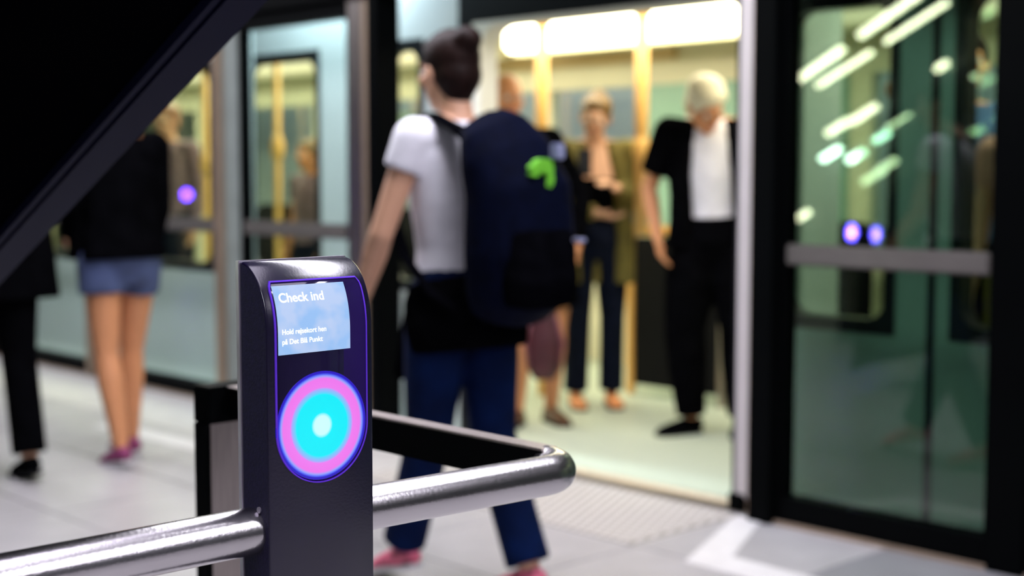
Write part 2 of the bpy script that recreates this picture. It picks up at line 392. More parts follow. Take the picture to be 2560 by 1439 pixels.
psd_window(6, -2.02, -0.55, 'glass_dark', 'rail_grey', 0.10, (.03, .04))
def post(n, x0, x1, m, y0=4.10, y1=4.24):
    o = bx('trim_%d' % n, m, None, x0, x1, y0, y1, 0, 2.06, .006); o['kind'] = 'structure'; return o
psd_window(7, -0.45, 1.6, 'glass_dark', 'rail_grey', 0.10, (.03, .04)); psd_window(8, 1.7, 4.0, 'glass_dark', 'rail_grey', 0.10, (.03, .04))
post(1, -2.15, -2.02, 'black_frame', 4.11)
post(2, -6.60, -6.54, 'bronze_frame'); post(3, -6.54, -6.40, 'rail_pale', 4.13)
post(4, -8.08, -8.02, 'bronze_frame'); post(5, -9.56, -9.50, 'bronze_frame')
post(6, -5.44, -5.33, 'brushed_steel', 4.12); post(7, -5.33, -5.27, 'bronze_frame', 4.12); post(8, -5.27, -5.19, 'black_frame')
post(9, -3.06, -2.96, 'black_frame', 4.09)
post(10, -3.085, -3.06, 'bronze_frame', 4.12)
post(11, -0.55, -0.45, 'black_frame'); post(18, 1.6, 1.7, 'black_frame'); post(12, -11.2, -11.0, 'black_frame')
# edge of the open sliding door leaf, pale aluminium, standing at the right side of the opening
dl = empty('door_1', (-3.16, 4.20, 0)); dl['kind'] = 'structure'
bx('edge_profile', 'bright_frame', dl, -.02, .075, -.03, .03, .05, 2.04, .01)
bx('rubber_seal', 'black_matt', dl, -.035, -.02, -.02, .02, .02, 2.04)
bx('foot_bracket', 'black_frame', dl, -.035, .03, -.045, .03, 0, .07, .005)
o = bx('trim_13', 'sill', None, -5.19, -3.06, 4.24, 4.32, -.05, -0.001); o['kind'] = 'structure'
o = bx('trim_14', 'brushed_steel', None, -5.19, -3.06, 4.15, 4.238, -.0, 0.004); o['kind'] = 'structure'

# ------------------------------------------------------------------ ceiling luminaires
def luminaire(x, y, L, lab, wd=.2):
    t = empty('ceiling_light', (x, y, 3.2)); tag(t, lab, 'ceiling light', 'ceiling lights over the platform')
    bx('housing', 'bright_frame', t, -L / 2, L / 2, -wd, wd, -.14, 0, .01)
    bx('diffuser', 'ceiling_lamp', t, -L / 2 + .03, L / 2 - .03, .03 - wd, wd - .03, -.155, -.14)
luminaire(-3.4, 2.6, 5.6, 'broad ceiling light over the platform in front of the open doors', .5)
luminaire(-9.3, 2.75, 5.0, 'long ceiling light over the far left end of the platform')
luminaire(1.9, 2.3, 3.4, 'long ceiling light over the platform right of the card reader')
luminaire(0.9, -1.7, 4.0, 'long ceiling light near the back wall')

# ------------------------------------------------------------------ escalator at the upper left, seen from below
es = empty('escalator', (-4.77, .7, 0)); tag(es, 'black escalator underside rising across the upper left corner', 'escalator')
ox, oy = -4.77, .7
def zl(X): return 1.03 + 0.5 * (X + 2.715)
def sloped(bm, X0, X1, y0, y1, d0, d1):
    """a slab following the incline: X0..X1, between d0 and d1 above the lower edge line"""
    vs = [bm.verts.new((X - ox, y - oy, zl(X) + d)) for X in (X0, X1) for y in (y0, y1) for d in (d0, d1)]
    for f in ((0, 1, 3, 2), (4, 6, 7, 5), (0, 4, 5, 1), (2, 3, 7, 6), (0, 2, 6, 4), (1, 5, 7, 3)): bm.faces.new([vs[i] for i in f])
    return bm
link_mesh('truss', sloped(bmesh.new(), -4.6, 1.4, .22, 1.17, .05, .55), 'soffit', es)
x = -2.56 - 2 * 1.02
while x < 1.2:
    link_mesh('soffit_panel', sloped(bmesh.new(), x + .006, x + 1.014, .24, 1.135, .022, .05), 'soffit', es); x += 1.02
link_mesh('edge_trim', sloped(bmesh.new(), -4.6, 1.4, 1.135, 1.2, .0, .06), 'navy_trim', es)
link_mesh('edge_bead', sloped(bmesh.new(), -4.6, 1.4, 1.118, 1.130, .004, .05), 'navy_trim', es)
link_mesh('edge_trim', sloped(bmesh.new(), -4.6, 1.4, .18, .24, .0, .06), 'navy_trim', es)
link_mesh('added_light_panel', sloped(bmesh.new(), -1.45, -.35, .40, 1.05, .014, .03), 'added_panel_lamp', es)['label'] = 'unseen light panel added under the soffit to brighten the card reader'  # added lamp out of view, brightens the curved top of the card reader
for yy in (.24, 1.15):
    link_mesh('balustrade', sloped(bmesh.new(), -4.6, 1.4, yy - .015, yy + .015, .55, 1.35), 'glass_dark', es)
    link_mesh('handrail', sloped(bmesh.new(), -4.7, 1.4, yy - .04, yy + .04, 1.35, 1.41), 'black_matt', es)
for k in range(26):
    X = -4.4 + k * .22
    if X > 1: break
    bx('step', 'brushed_steel', es, X - ox, X + .22 - ox, .32 - oy, 1.08 - oy, zl(X) + .50, zl(X) + .66)

# sloping bulkhead behind the camera that carries the light strips mirrored in the glass
bk = bmesh.new()
vs = [bk.verts.new((X, y, 1.88 + .535 * (X + 6.53) + d)) for X in (-7.4, -4.6) for y in (-1.1, -.5) for d in (.06, .3)]
for f in ((0, 1, 3, 2), (4, 6, 7, 5), (0, 4, 5, 1), (2, 3, 7, 6), (0, 2, 6, 4), (1, 5, 7, 3)): bk.faces.new([vs[i] for i in f])
o = link_mesh('trim_15', bk, 'black_frame'); o['kind'] = 'structure'
o = bx('trim_16', 'black_frame', None, -7.3, -7.1, -.9, -.7, 0, 1.75); o['kind'] = 'structure'
o = bx('trim_17', 'black_frame', None, -4.8, -4.68, -.9, -.7, 3.05, 3.2); o['kind'] = 'structure'
def strip(a, b, lab, r=.028, m='lamp_warm'):
    t = empty('strip_light', a); tag(t, lab, 'strip light', 'light strips mirrored in the glass')
    bm = bmesh.new(); d = b - a; cyl(bm, Vector((0, 0, 0)), d, r, 12); link_mesh('tube', bm, m, t, True)
    bm = bmesh.new(); up = Vector((0, 0, r + .012)); loft(bm, [(up, .03, .014), (d + up, .03, .014)], 8, hint=(0, 1, 0)); link_mesh('holder', bm, 'black_frame', t)
strip(mirrored(1960, 225, -.8), mirrored(2108, 122, -.8), 'lower bright light strip mirrored in the right glass panel')
strip(mirrored(2150, 90, -.8), mirrored(2300, -15, -.8), 'upper bright light strip mirrored in the right glass panel')
strip(mirrored(2045, 215, -.8) , mirrored(2180, 130, -.8), 'lower dimmer strip added for the ghost reflection right of the mirrored light', .02)  # second row of tubes stands for the doubled reflection in the glazing
strip(mirrored(2215, 105, -.8), mirrored(2370, 5, -.8), 'upper dimmer strip added for the ghost reflection right of the mirrored light', .02)
# wall lamps on the back wall (also mirrored)
WL = [(2078, 385, 'lamp_cool', .18), (2142, 342, 'lamp_cool', .11), (2142, 390, 'lamp_cool', .16), (2205, 342, 'lamp_cool', .13), (2005, 540, 'lamp_warm', .16),
      (2095, 318, 'lamp_warm', .22), (2160, 285, 'lamp_warm', .26), (2245, 300, 'lamp_warm', .22), (2185, 440, 'lamp_warm', .22), (2215, 415, 'lamp_warm', .2), (2355, 165, 'lamp_warm', .10), (2370, 195, 'lamp_warm', .13),
      (2425, 195, 'lamp_warm', .12), (2440, 330, 'lamp_warm', .13), (2510, 285, 'lamp_warm', .15), (2530, 72, 'lamp_warm', .11), (1930, 250, 'lamp_warm', .09)]
WHERE = ['lowest left', 'upper left', 'lower middle', 'right', 'lone low', 'dim upper left', 'dim top', 'dim far right', 'dim low', 'dim low right', 'small upper', 'small second', 'small third', 'far right low', 'far right', 'far right highest', 'tiny leftmost']
for (u, v, mm, L), wd in zip(WL, WHERE):
    p = mirrored(u, v, -3.12); t = empty('wall_lamp', p); tag(t, wd + ' lamp of the cluster mirrored in the right glass panel', 'wall lamp', 'wall lamps mirrored in the glass')
    bm = bmesh.new(); rw_ = .045 if mm == 'lamp_cool' else .034; loft(bm, [((-L / 2, 0, -L * .26), rw_, .028), ((L / 2, 0, L * .26), rw_, .028)], 12, hint=(0, 1, 0)); link_mesh('shade', bm, mm, t, True)
    bx('bracket', 'black_frame', t, -.03, .03, -.08, -.02, -.03, .03)

# ------------------------------------------------------------------ the metro carriage
TR = empty('metro_carriage', (-5, 4.49, 0)); tag(TR, 'pale grey green metro carriage standing behind the glass platform doors', 'train')
tx, ty = -5.0, 4.49
def tb(name, m, x0, x1, y0, y1, z0, z1, bev=0.0, parent=None): return bx(name, m, parent or TR, x0 - tx, x1 - tx, y0 - ty, y1 - ty, z0, z1, bev)
Y0, Y1 = 4.45, 4.53
def side(x0, x1, wx0, wx1, m='train_paint', gl='glass_train', z0=-.06, ztop=2.3):
    bm = bmesh.new(); panel_hole(bm, (x0 - tx, x1 - tx, z0, ztop), (wx0 - tx, wx1 - tx, .68, 1.88), .1, Y0 - ty, Y1 - ty)
    p = link_mesh('side_panel', bm, m, TR)
    bm = bmesh.new(); panel_hole(bm, (wx0 - tx - .01, wx1 - tx + .01, .67, 1.89), (wx0 - tx + .03, wx1 - tx - .03, .72, 1.84), .08, Y0 - ty - .004, Y1 - ty)
    link_mesh('window_frame', bm, 'train_black', TR)
    bm = bmesh.new(); plate_round(bm, (wx0 - tx + .02, wx1 - tx - .02, .71, 1.85), .06, .004, .014); link_mesh('window_pane', bm, gl, TR)
side(-15.0, -12.6, -14.8, -12.8)
side(-12.6, -9.75, -12.3, -10.0)
side(-9.75, -7.04, -9.45, -7.16)
side(-7.04, -5.98, -6.86, -6.12)
tb('side_panel', 'train_paint', -5.98, -5.66, Y0, Y1, -.06, 2.3)
side(-5.66, -5.02, -5.60, -5.28)
# open doorway with a cream rounded lining, black header above
tb('side_panel', 'train_black', -4.92, -3.28, Y0, Y1, 1.935, 2.3)
tb('side_panel', 'train_black', -5.02, -4.92, Y0, Y1, -.06, 2.3)
bm = bmesh.new(); panel_hole(bm, (-4.92 - tx, -3.28 - tx, -.4, 1.935), (-4.87 - tx, -3.36 - tx, -.30, 1.915), .12, Y0 - ty - .002, .07)
link_mesh('door_frame', bm, 'cream_frame', TR)
side(-3.28, -2.56, -3.20, -2.70, 'train_green')
side(-2.54, -1.6, -2.47, -1.72, 'train_green')
side(-1.58, 1.0, -1.4, .6, 'train_green')
tb('door_seam', 'train_black', -2.565, -2.535, Y0 - .004, Y1, -.06, 2.3)
tb('floor', 'train_floor', -15, 1, 4.33, 6.98, -.12, 0.0)
tb('underframe', 'train_black', -15, 1, 4.40, 7.0, -.7, -.12)
tb('ceiling', 'cream', -15, 1, 4.53, 7.0, 2.26, 2.34)
tb('far_wall', 'cream', -15, 1, 6.92, 7.0, 0, .74)
tb('far_wall', 'cream', -15, 1, 6.92, 7.0, 1.80, 2.26)
tb('tan_band', 'tan_band', -7.6, -5.75, 6.86, 6.92, 1.95, 2.04)
tb('end_wall', 'cream', -15.08, -15, 4.45, 7.0, 0, 2.3); tb('end_wall', 'cream', 1, 1.08, 4.45, 7.0, 0, 2.3)
xs = [-15, -13.2, -11.4, -9.6, -7.9, -7.0, -6.03]
for a, b in zip(xs, xs[1:]):
    tb('wall_pillar', 'cream', a, a + .14, 6.92, 7.0, .74, 1.80); tb('far_window_pane', 'glass_train', a + .14, b, 6.95, 6.965, .74, 1.80)
tb('wall_pillar', 'cream', -6.06, -5.98, 6.92, 7.0, .0, 1.80)
for a, b in ((-5.98, -5.25), (-5.24, -4.5)):
    tb('far_door_leaf', 'teal_door', a, b, 6.90, 6.96, 0, 1.80, .01)
    tb('door_rib', 'train_paint', a + .33, a + .38, 6.885, 6.90, .1, 1.75)
for a, b in ((-4.5, -3.0), (-3.0, -1.5), (-1.5, 1)):
    tb('wall_pillar', 'cream', a, a + .14, 6.92, 7.0, .74, 1.80); tb('far_window_pane', 'glass_train', a + .14, b, 6.95, 6.965, .74, 1.80)
# ceiling light strips (on the far side)
for a, b in ((-14, -11.2), (-11.1, -8.6), (-8.5, -6.95), (-6.76, -4.72), (-4.6, -2.6), (-2.5, .6)):
    tb('light_strip', 'tube_light_soft' if (b < -6.9 or a > -4.65) else 'tube_light', a, b, 6.36, 6.46, 2.02, 2.20, .03)
    tb('light_strip_housing', 'cream', a, b, 6.46, 6.60, 2.0, 2.26)
# yellow grab poles
def pole(x, y, z0=0.0, z1=2.26, r=.022, glob=1.5, m='yellow'):
    bm = bmesh.new(); cyl(bm, (x - tx, y - ty, z0), (x - tx, y - ty, z1), r, 16); p = link_mesh('grab_pole', bm, m, TR, True)
    bm = bmesh.new(); ball(bm, (x - tx, y - ty, glob), (.045, .045, .09)); link_mesh('pole_joint', bm, m, p, True)
    bm = bmesh.new(); cyl(bm, (x - tx, y - ty, 2.06), (x - tx, y - ty, 2.14), .05, 16); link_mesh('pole_socket', bm, m, p, True)
pole(-5.62, 5.6, .95, r=.034, glob=1.42); pole(-4.89, 5.6, .93, r=.034, glob=1.37)
pole(-7.6, 5.2, glob=1.4, r=.022); pole(-8.45, 5.2, glob=1.3, r=.024); pole(-10.2, 5.4); pole(-12, 5.4); pole(-2.0, 5.6); pole(-3.63, 5.0, .0, r=.025)
bm = bmesh.new(); cyl(bm, (-5.62 - tx, 5.6 - ty, 0), (-5.62 - tx, 5.6 - ty, .95), .022, 14); link_mesh('grab_pole', bm, 'yellow', TR, True)
# leaning partition: black pad with a yellow rail
a = on_y(1572, 575, 6.0).x; b = on_y(1815, 575, 6.0).x
tb('grab_rail', 'yellow', -5.31, b, 5.98, 6.04, .895, .955, .02)
tb('partition', 'seat_black', -5.275, b, 5.985, 6.035, .06, .89, .01)
tb('grab_post', 'yellow', -5.335, -5.285, 5.98, 6.03, .0, .92, .012)
tb('grab_post', 'brushed_steel', b - .03, b, 5.98, 6.03, .0, .9)
pole(-4.89 - .0, 5.6, .0, .1, r=.02, glob=.05) if False else None
# seats along the far wall
for X in [-14, -13.45, -12.4, -11.85, -10.8, -10.25, -9.2, -8.65, -7.55, -7.0, -4.2, -3.65, -2.4, -1.85, -.8]:
    s_ = tb('seat', 'seat_black', X, X + .46, 6.38, 6.86, .38, .46, .03)
    tb('seat_back', 'seat_black', X, X + .46, 6.78, 6.88, .44, .98, .03)
for X in (-5.15, -4.62):
    tb('seat', 'seat_black', X, X + .46, 6.2, 6.66, .38, .46, .03); tb('seat_back', 'seat_black', X, X + .46, 6.58, 6.68, .44, .98, .03)
# pale panel added to stand for a grey column reflected in the glass
tb('reflection_panel', 'train_paint', -3.20, -3.17, 4.56, 4.82, .02, 1.9, .005)
tb('poster', 'train_green', -8.9, -8.3, 6.90, 6.915, 1.2, 1.7)

# ------------------------------------------------------------------ people
def head_parts(root, c, rot, hair, skin, male=False, bun=False, s=1.0, long_hair=False, bald=False):
    """returns the transform of the head; the skull itself is added to the body mesh"""
    return Matrix.Translation(Vector(c)) @ Euler(rot).to_matrix().to_4x4() @ Matrix.Scale(s, 4)
def person(label, loc, rz, h=1.7, shoulder=.175, skin='skin', hair='hair_dark', style='short', head_rot=(0, 0, 0), head_off=(0, .03, 0),
           lean=(0, 0), arms=None, legs=None, shirt='white_shirt', sleeve='short', hem=.92, jacket=None, bottom='trousers', bmat='jeans', shoe='black_cloth',
           group=None, vox=.008, curl=.5, extra=None, jsleeve='long', jhem=.75, lowneck=False, barefoot=False, wide=1.0, legw=1.0):
    k = h / 1.7
    root = empty('person', loc, rz); tag(root, label, 'person', group)
    V = lambda p: Vector(p) * k
    lx, ly = lean
    def T(z): f = max(0, (z - .92)) / .5; return Vector((lx * f, ly * f, 0))
    def Q(x, y, z): return (Vector((x, y, z)) + T(z)) * k
    sh = {-1: Q(-shoulder, 0, 1.39), 1: Q(shoulder, 0, 1.39)}
    arms = arms or {}
    A = {}
    for sd in (-1, 1):
        a = arms.get(sd) or ((sd * (shoulder + .05), -.02, 1.11), (sd * (shoulder + .05), .06, .87))
        A[sd] = (V(a[0]), V(a[1]))
    legs = legs or {}
    G = {}
    for sd in (-1, 1):
        g = legs.get(sd) or ((sd * .095, .02, .49), (sd * .10, -.02, .08), (0, 0))   # knee, ankle, (foot yaw, foot pitch)
        G[sd] = (V((sd * .09, 0, .90)), V(g[0]), V(g[1]), g[2])
    hc = Q(0, 0, 1.585) + V(head_off); HM = Matrix.Translation(hc) @ Euler(head_rot).to_matrix().to_4x4() @ Matrix.Scale(k, 4)
    w_ = wide
    # ---- body: one continuous surface
    bm = bmesh.new()
    loft(bm, [(Q(0, 0, .82), .12 * k, .09 * k), (Q(0, -.01, .92), .155 * k * w_, .10 * k * w_), (Q(0, 0, 1.07), .125 * k * w_, .085 * k * w_), (Q(0, 0, 1.24), .145 * k * w_, .10 * k * w_),
              (Q(0, -.01, 1.36), .15 * k, .085 * k), (Q(0, -.01, 1.43), .08 * k, .06 * k)], 20)
    nb = Q(0, -.005, 1.40); limb(bm, nb, .056 * k, HM @ Vector((0, -.02, -.05)), .050 * k)
    for sd in (-1, 1):
        limb(bm, Q(sd * .06, -.01, 1.42), .04 * k, sh[sd] , .052 * k)
        el, wr_ = A[sd]; r0 = .046 * k
        limb(bm, sh[sd], r0, el, .036 * k); limb(bm, el, .037 * k, wr_, .024 * k, (.3, .038 * k))
        d = (wr_ - el).normalized(); up = Vector((0, 1, 0)) - d * d.y
        if up.length < .1: up = Vector((0, 0, 1)) - d * d.z
        up.normalize(); sidev = d.cross(up)       # up: direction the fingers are spread in (front-back), sidev: palm normal
        pal = wr_ + d * .085 * k
        loft(bm, [(wr_, .024 * k, .017 * k), (wr_ + d * .05 * k, .038 * k, .016 * k), (pal, .040 * k, .014 * k)], 12, hint=up)
        inward = -sidev * (1 if sidev.x * sd > 0 else -1)
        for q, L in ((-1.5, .062), (-.5, .074), (.5, .080), (1.5, .070)):
            b0 = pal - d * .012 * k + up * (q * .0195 * k); dirn = (d + inward * curl * .6).normalized(); b1 = b0 + dirn * L * .5 * k
            dir2 = (d * (1 - curl * .5) + inward * curl * 1.1).normalized(); b2 = b1 + dir2 * L * .5 * k
            limb(bm, b0, .0092 * k, b1, .0085 * k); limb(bm, b1, .0085 * k, b2, .0070 * k)
        t0 = wr_ + d * .028 * k + up * .03 * k; t1 = t0 + (d * .6 + up * .65 + inward * .35).normalized() * .036 * k; t2 = t1 + (d * .9 + up * .2 + inward * .4).normalized() * .03 * k
        limb(bm, t0, .012 * k, t1, .0105 * k); limb(bm, t1, .0105 * k, t2, .0085 * k)
        hp, kn, an, ft = G[sd]
        limb(bm, hp, .085 * k, kn, .054 * k, (.4, .078 * k)); limb(bm, kn, .052 * k, an, .034 * k, (.3, .057 * k))
    # head
    ball(bm, (0, -.012, .035), (.074, .092, .088), HM, 24); ball(bm, (0, .022, -.035), (.056, .066, .075), HM, 20)
    ball(bm, (0, .060, -.085), (.026, .022, .020), HM, 12)                                  # chin
    ball(bm, (0, .080, .034), (.048, .016, .016), HM, 12)                                   # brow
    vsn = [((0, .088, .022), .008), ((0, .104, -.014), .012)]
    limb(bm, HM @ Vector(vsn[0][0]), .008 * k, HM @ Vector(vsn[1][0]), .0125 * k)             # nose
    for sd in (-1, 1):
        ball(bm, (sd * .012, .092, -.018), (.008, .010, .008), HM, 10)
        ball(bm, (sd * .046, .062, -.012), (.020, .018, .018), HM, 12)                      # cheekbones
        ball(bm, (sd * .078, -.008, -.005), (.009, .020, .032), HM, 12)                     # ears
    body = link_mesh('body', bm, skin, root, True); remesh(body, min(vox, .007), 3)
    for sd in (-1, 1):
        bm = bmesh.new(); ball(bm, (sd * .031, .080, .012), .0125, HM, 12); e = link_mesh('eye', bm, 'eye', root, True)
        bm = bmesh.new(); ball(bm, (sd * .031, .0895, .012), .0055, HM, 10); link_mesh('iris', bm, 'iris', e, True)
    bm = bmesh.new(); ball(bm, (0, .086, -.046), (.024, .010, .0065), HM, 12); link_mesh('lips', bm, 'lips', root, True)
    # hair
    if style != 'bald':
        bm = bmesh.new()
        ball(bm, (0, -.022, .045), (.085, .098, .092), HM, 24); ball(bm, (0, -.050, -.005), (.076, .068, .075), HM, 20); ball(bm, (0, .030, .082), (.062, .052, .040), HM, 16)
        if style == 'bun':
            ball(bm, (.005, -.098, .092), (.046, .044, .042), HM, 16); ball(bm, (0.01, -.075, .070), (.045, .040, .040), HM, 16)
            ball(bm, (0, -.05, -.055), (.052, .045, .045), HM, 14)
        if style == 'long':
            loft(bm, [(HM @ Vector((0, -.05, .03)), .080 * k, .06 * k), (HM @ Vector((0, -.07, -.10)), .092 * k, .050 * k), (HM @ Vector((0, -.075, -.24)), .10 * k, .04 * k), (HM @ Vector((0, -.08, -.36)), .07 * k, .025 * k)], 16)
            for sd in (-1, 1): limb(bm, HM @ Vector((sd * .07, 0, .04)), .028 * k, HM @ Vector((sd * .085, -.02, -.17)), .022 * k)
        if style == 'tied': ball(bm, (0, -.03, .125), (.035, .035, .028), HM, 14)
        if style == 'full':
            ball(bm, (0, .035, .085), (.072, .060, .042), HM, 16); ball(bm, (0, -.02, .085), (.088, .09, .062), HM, 16)
        remesh(link_mesh('hair', bm, hair, root, True), .008, 3)
    # ---- clothes
    if shirt:
        bm = bmesh.new(); zt = 1.435 if not lowneck else 1.235; w0_ = w_
        if jacket: w_ = w_ * .84
        rows = [(Q(0, -.005, hem), .170 * k * w_, .118 * k * w_), (Q(0, 0, 1.06), .148 * k * w_, .106 * k * w_), (Q(0, .005, 1.20), .163 * k * w_, .122 * k * w_)]
        if lowneck: rows += [(Q(0, .0, zt), .160 * k, .118 * k)]
        else: rows += [(Q(0, 0, 1.34), .170 * k * w_, .108 * k * w_), (Q(0, -.008, 1.405), .125 * k, .085 * k), (Q(0, -.01, 1.445), .072 * k, .062 * k)]
        loft(bm, rows, 24)
        if not lowneck and not jacket:
            for sd in (-1, 1):
                el, wr_ = A[sd]
                limb(bm, Q(sd * .06, -.01, 1.40), .055 * k, sh[sd], .064 * k)
                if sleeve == 'short':
                    e = sh[sd].lerp(el, .48); loft(bm, [(sh[sd], .064 * k, .064 * k), (e, .060 * k, .060 * k)], 16)
                elif sleeve == 'cap':
                    e = sh[sd].lerp(el, .34); loft(bm, [(sh[sd], .064 * k, .064 * k), (e, .060 * k, .058 * k)], 16)
                elif sleeve == 'long':
                    loft(bm, [(sh[sd], .062 * k, .062 * k), (el, .050 * k, .050 * k)], 16); ball(bm, el, .050 * k); loft(bm, [(el, .050 * k, .050 * k), (el.lerp(wr_, .93), .036 * k, .036 * k)], 16)
        remesh(link_mesh('shirt', bm, shirt, root, True), .009, 3)
    w_ = wide
    if jacket:
        bm = bmesh.new()
        loft(bm, [(Q(0, -.05, jhem), .205 * k * w_, .11 * k), (Q(0, -.04, 1.05), .18 * k * w_, .10 * k * w_), (Q(0, -.035, 1.25), .19 * k * w_, .10 * k * w_), (Q(0, -.03, 1.37), .18 * k, .085 * k), (Q(0, -.03, 1.44), .085 * k, .06 * k)], 24)
        for sd in (-1, 1):
            el, wr_ = A[sd]
            loft(bm, [(Q(sd * .145, .06, jhem), .062 * k, .075 * k), (Q(sd * .145, .06, 1.05), .055 * k, .082 * k), (Q(sd * .135, .06, 1.22), .055 * k, .080 * k), (Q(sd * .10, .035, 1.36), .05 * k, .06 * k), (Q(sd * .075, .0, 1.435), .03 * k, .045 * k)], 16)
            limb(bm, Q(sd * .08, -.01, 1.39), .06 * k, sh[sd], .074 * k)
            if jsleeve == 'long':
                loft(bm, [(sh[sd], .072 * k, .072 * k), (el, .058 * k, .058 * k)], 16); ball(bm, el, .058 * k); loft(bm, [(el, .058 * k, .058 * k), (el.lerp(wr_, .92), .044 * k, .044 * k)], 16)
            else:
                loft(bm, [(sh[sd], .074 * k, .074 * k), (sh[sd].lerp(el, .72), .070 * k, .070 * k)], 16)
        remesh(link_mesh('jacket', bm, jacket, root, True), .010, 3)
    bm = bmesh.new()
    if bottom in ('trousers', 'shorts', 'leggings'):
        loft(bm, [(Q(0, -.005, .80), .13 * k, .10 * k), (Q(0, -.015, .90), .182 * k * w_, .128 * k * w_), (Q(0, -.005, .98), .162 * k * w_, .112 * k * w_), (Q(0, 0, 1.02), .15 * k * w_, .10 * k * w_)], 22)
        f = 0.75 if bottom == 'leggings' else 1.0
        for sd in (-1, 1):
            hp, kn, an, ft = G[sd]; ball(bm, hp, .10 * k)
            if bottom == 'shorts':
                loft(bm, [(hp, .105 * k, .105 * k), (hp.lerp(kn, .36), .103 * k, .103 * k)], 18)
            else:
                loft(bm, [(hp, .102 * k, .102 * k), (hp.lerp(kn, .45), .090 * k * legw, .094 * k * legw), (kn, .070 * k * legw, .072 * k * legw)], 18); ball(bm, kn, .070 * k * legw)
                loft(bm, [(kn, .070 * k * legw, .070 * k * legw), (kn.lerp(an, .35), .068 * k * legw, .070 * k * legw), (an.lerp(kn, .02), (.052 if f < 1 else .068) * k * (f if f < 1 else 1), (.052 if f < 1 else .070) * k)], 18)
    else:   # dress / skirt
        loft(bm, [(Q(0, 0, .58), .19 * k, .15 * k), (Q(0, -.01, .88), .18 * k, .13 * k), (Q(0, 0, 1.02), .15 * k, .105 * k)], 22)
    remesh(link_mesh({'dress': 'skirt'}.get(bottom, bottom), bm, bmat, root, True), .009, 3)
    for sd in (-1, 1):
        hp, kn, an, (fy, fp) = G[sd]
        fw = Vector((math.sin(-fy), math.cos(-fy), 0)); upv = Vector((0, 0, 1))
        fwd = (fw * math.cos(fp) + upv * math.sin(fp)); n_ = fw.cross(upv); up2 = n_.cross(fwd) 
        if up2.z < 0: up2 = -up2
        heel = an - up2 * .035 * k
        bm = bmesh.new()
        rows = []
        for t, rw, rh in ((-.055, .020, .022), (-.045, .031, .036), (-.01, .036, .044), (.05, .040, .036), (.11, .045, .028), (.155, .040, .022), (.185, .020, .012)):
            rows.append((heel + fwd * t * k - up2 * (.045 - rh) * k, rw * k, rh * k))
        loft(bm, rows, 18, hint=n_); loft(bm, [(heel + up2 * .0, .038 * k, .040 * k), (heel + up2 * .045 * k, .036 * k, .038 * k)], 16, hint=n_)
        so = link_mesh('shoe', bm, shoe, root, True)
        sm = so.modifiers.new('s', 'SUBSURF'); sm.levels = 1; sm.render_levels = 1
        bm = bmesh.new(); ol = []
        for t, rw in ((-.058, .018), (-.05, .029), (0, .034), (.05, .037), (.11, .045), (.155, .042), (.182, .026)): ol.append((t, rw))
        lo = [bm.verts.new(heel + fwd * t * k + n_ * r_ * k - up2 * .046 * k) for t, r_ in ol] + [bm.verts.new(heel + fwd * t * k - n_ * r_ * k - up2 * .046 * k) for t, r_ in ol[::-1]]
        hi = [bm.verts.new(v.co + up2 * .016 * k) for v in lo]
        bm.faces.new(lo); bm.faces.new(hi[::-1])
        for i_ in range(len(lo)): j_ = (i_ + 1) % len(lo); bm.faces.new((lo[i_], lo[j_], hi[j_], hi[i_]))
        link_mesh('sole', bm, 'sole' if shoe in ('pink_shoe', 'magenta_shoe') else 'black_matt', so)
    root['_k'] = k; del root['_k']
    return root, dict(Q=Q, A=A, sh=sh, k=k, HM=HM, G=G)

# 1. the walking woman in the white T-shirt (heading is world -X)
W, wi = person('woman in white T-shirt and blue jeans seen from behind, dark hair in a bun', (-3.10, 2.76, 0), R(86), h=1.645, shoulder=.165,
    hair='hair_dark', style='bun', head_rot=(R(-4), 0, R(-2)), head_off=(0, .045, 0), lean=(0, .015),
    arms={-1: ((-.245, .07, 1.11), (-.235, .20, .90)), 1: ((.22, .06, 1.10), (.18, .22, .93))},
    legs={-1: ((-.09, .05, .49), (-.08, .20, .13), (0, R(-14))), 1: ((.08, -.05, .49), (.08, -.22, .12), (0, R(-12)))},
    shirt='white_shirt', sleeve='cap', hem=.90, bottom='trousers', bmat='jeans', shoe='pink_shoe', vox=.006)
k = wi['k']; Q = wi['Q']
# jacket tied round her hips
bm = bmesh.new()
loft(bm, [(Q(0, -.04, .76), .19, .13), (Q(0, -.03, .84), .205, .145), (Q(0, -.01, .92), .195, .138), (Q(0, 0, .965), .172, .12)], 24)
limb(bm, Q(-.08, .12, .90), .035, Q(-.10, .17, .68), .028); limb(bm, Q(.06, .13, .90), .035, Q(.05, .17, .66), .028); ball(bm, Q(0, .14, .92), .045)
remesh(link_mesh('tied_jacket', bm, 'black_cloth', W, True), .009, 3)

# 2. her backpack (world aligned with her heading; own thing)
BP = empty('backpack', (-3.10, 2.76, 1.15), R(86)); tag(BP, 'navy and black backpack with a green mark, worn by the woman in the white T-shirt', 'backpack')
def bl(z): return z - 1.15
bm = bmesh.new()
loft(bm, [((0.015, -.20, bl(.86)), .135, .075), ((0.015, -.235, bl(.91)), .165, .112), ((0.015, -.25, bl(1.02)), .175, .130), ((0.015, -.24, bl(1.20)), .168, .118), ((-.005, -.205, bl(1.30)), .155, .095), ((-.025, -.175, bl(1.365)), .125, .072), ((-.035, -.15, bl(1.395)), .09, .05)], 28)
remesh(link_mesh('main_bag', bm, 'pack_navy', BP, True), .010, 6)
bm = bmesh.new()
loft(bm, [((0.015, -.32, bl(.885)), .11, .055), ((0.015, -.335, bl(.95)), .13, .065), ((0.015, -.325, bl(1.08)), .12, .05), ((0.015, -.30, bl(1.15)), .08, .03)], 24)
remesh(link_mesh('front_pocket', bm, 'pack_black', BP, True), .010, 5)
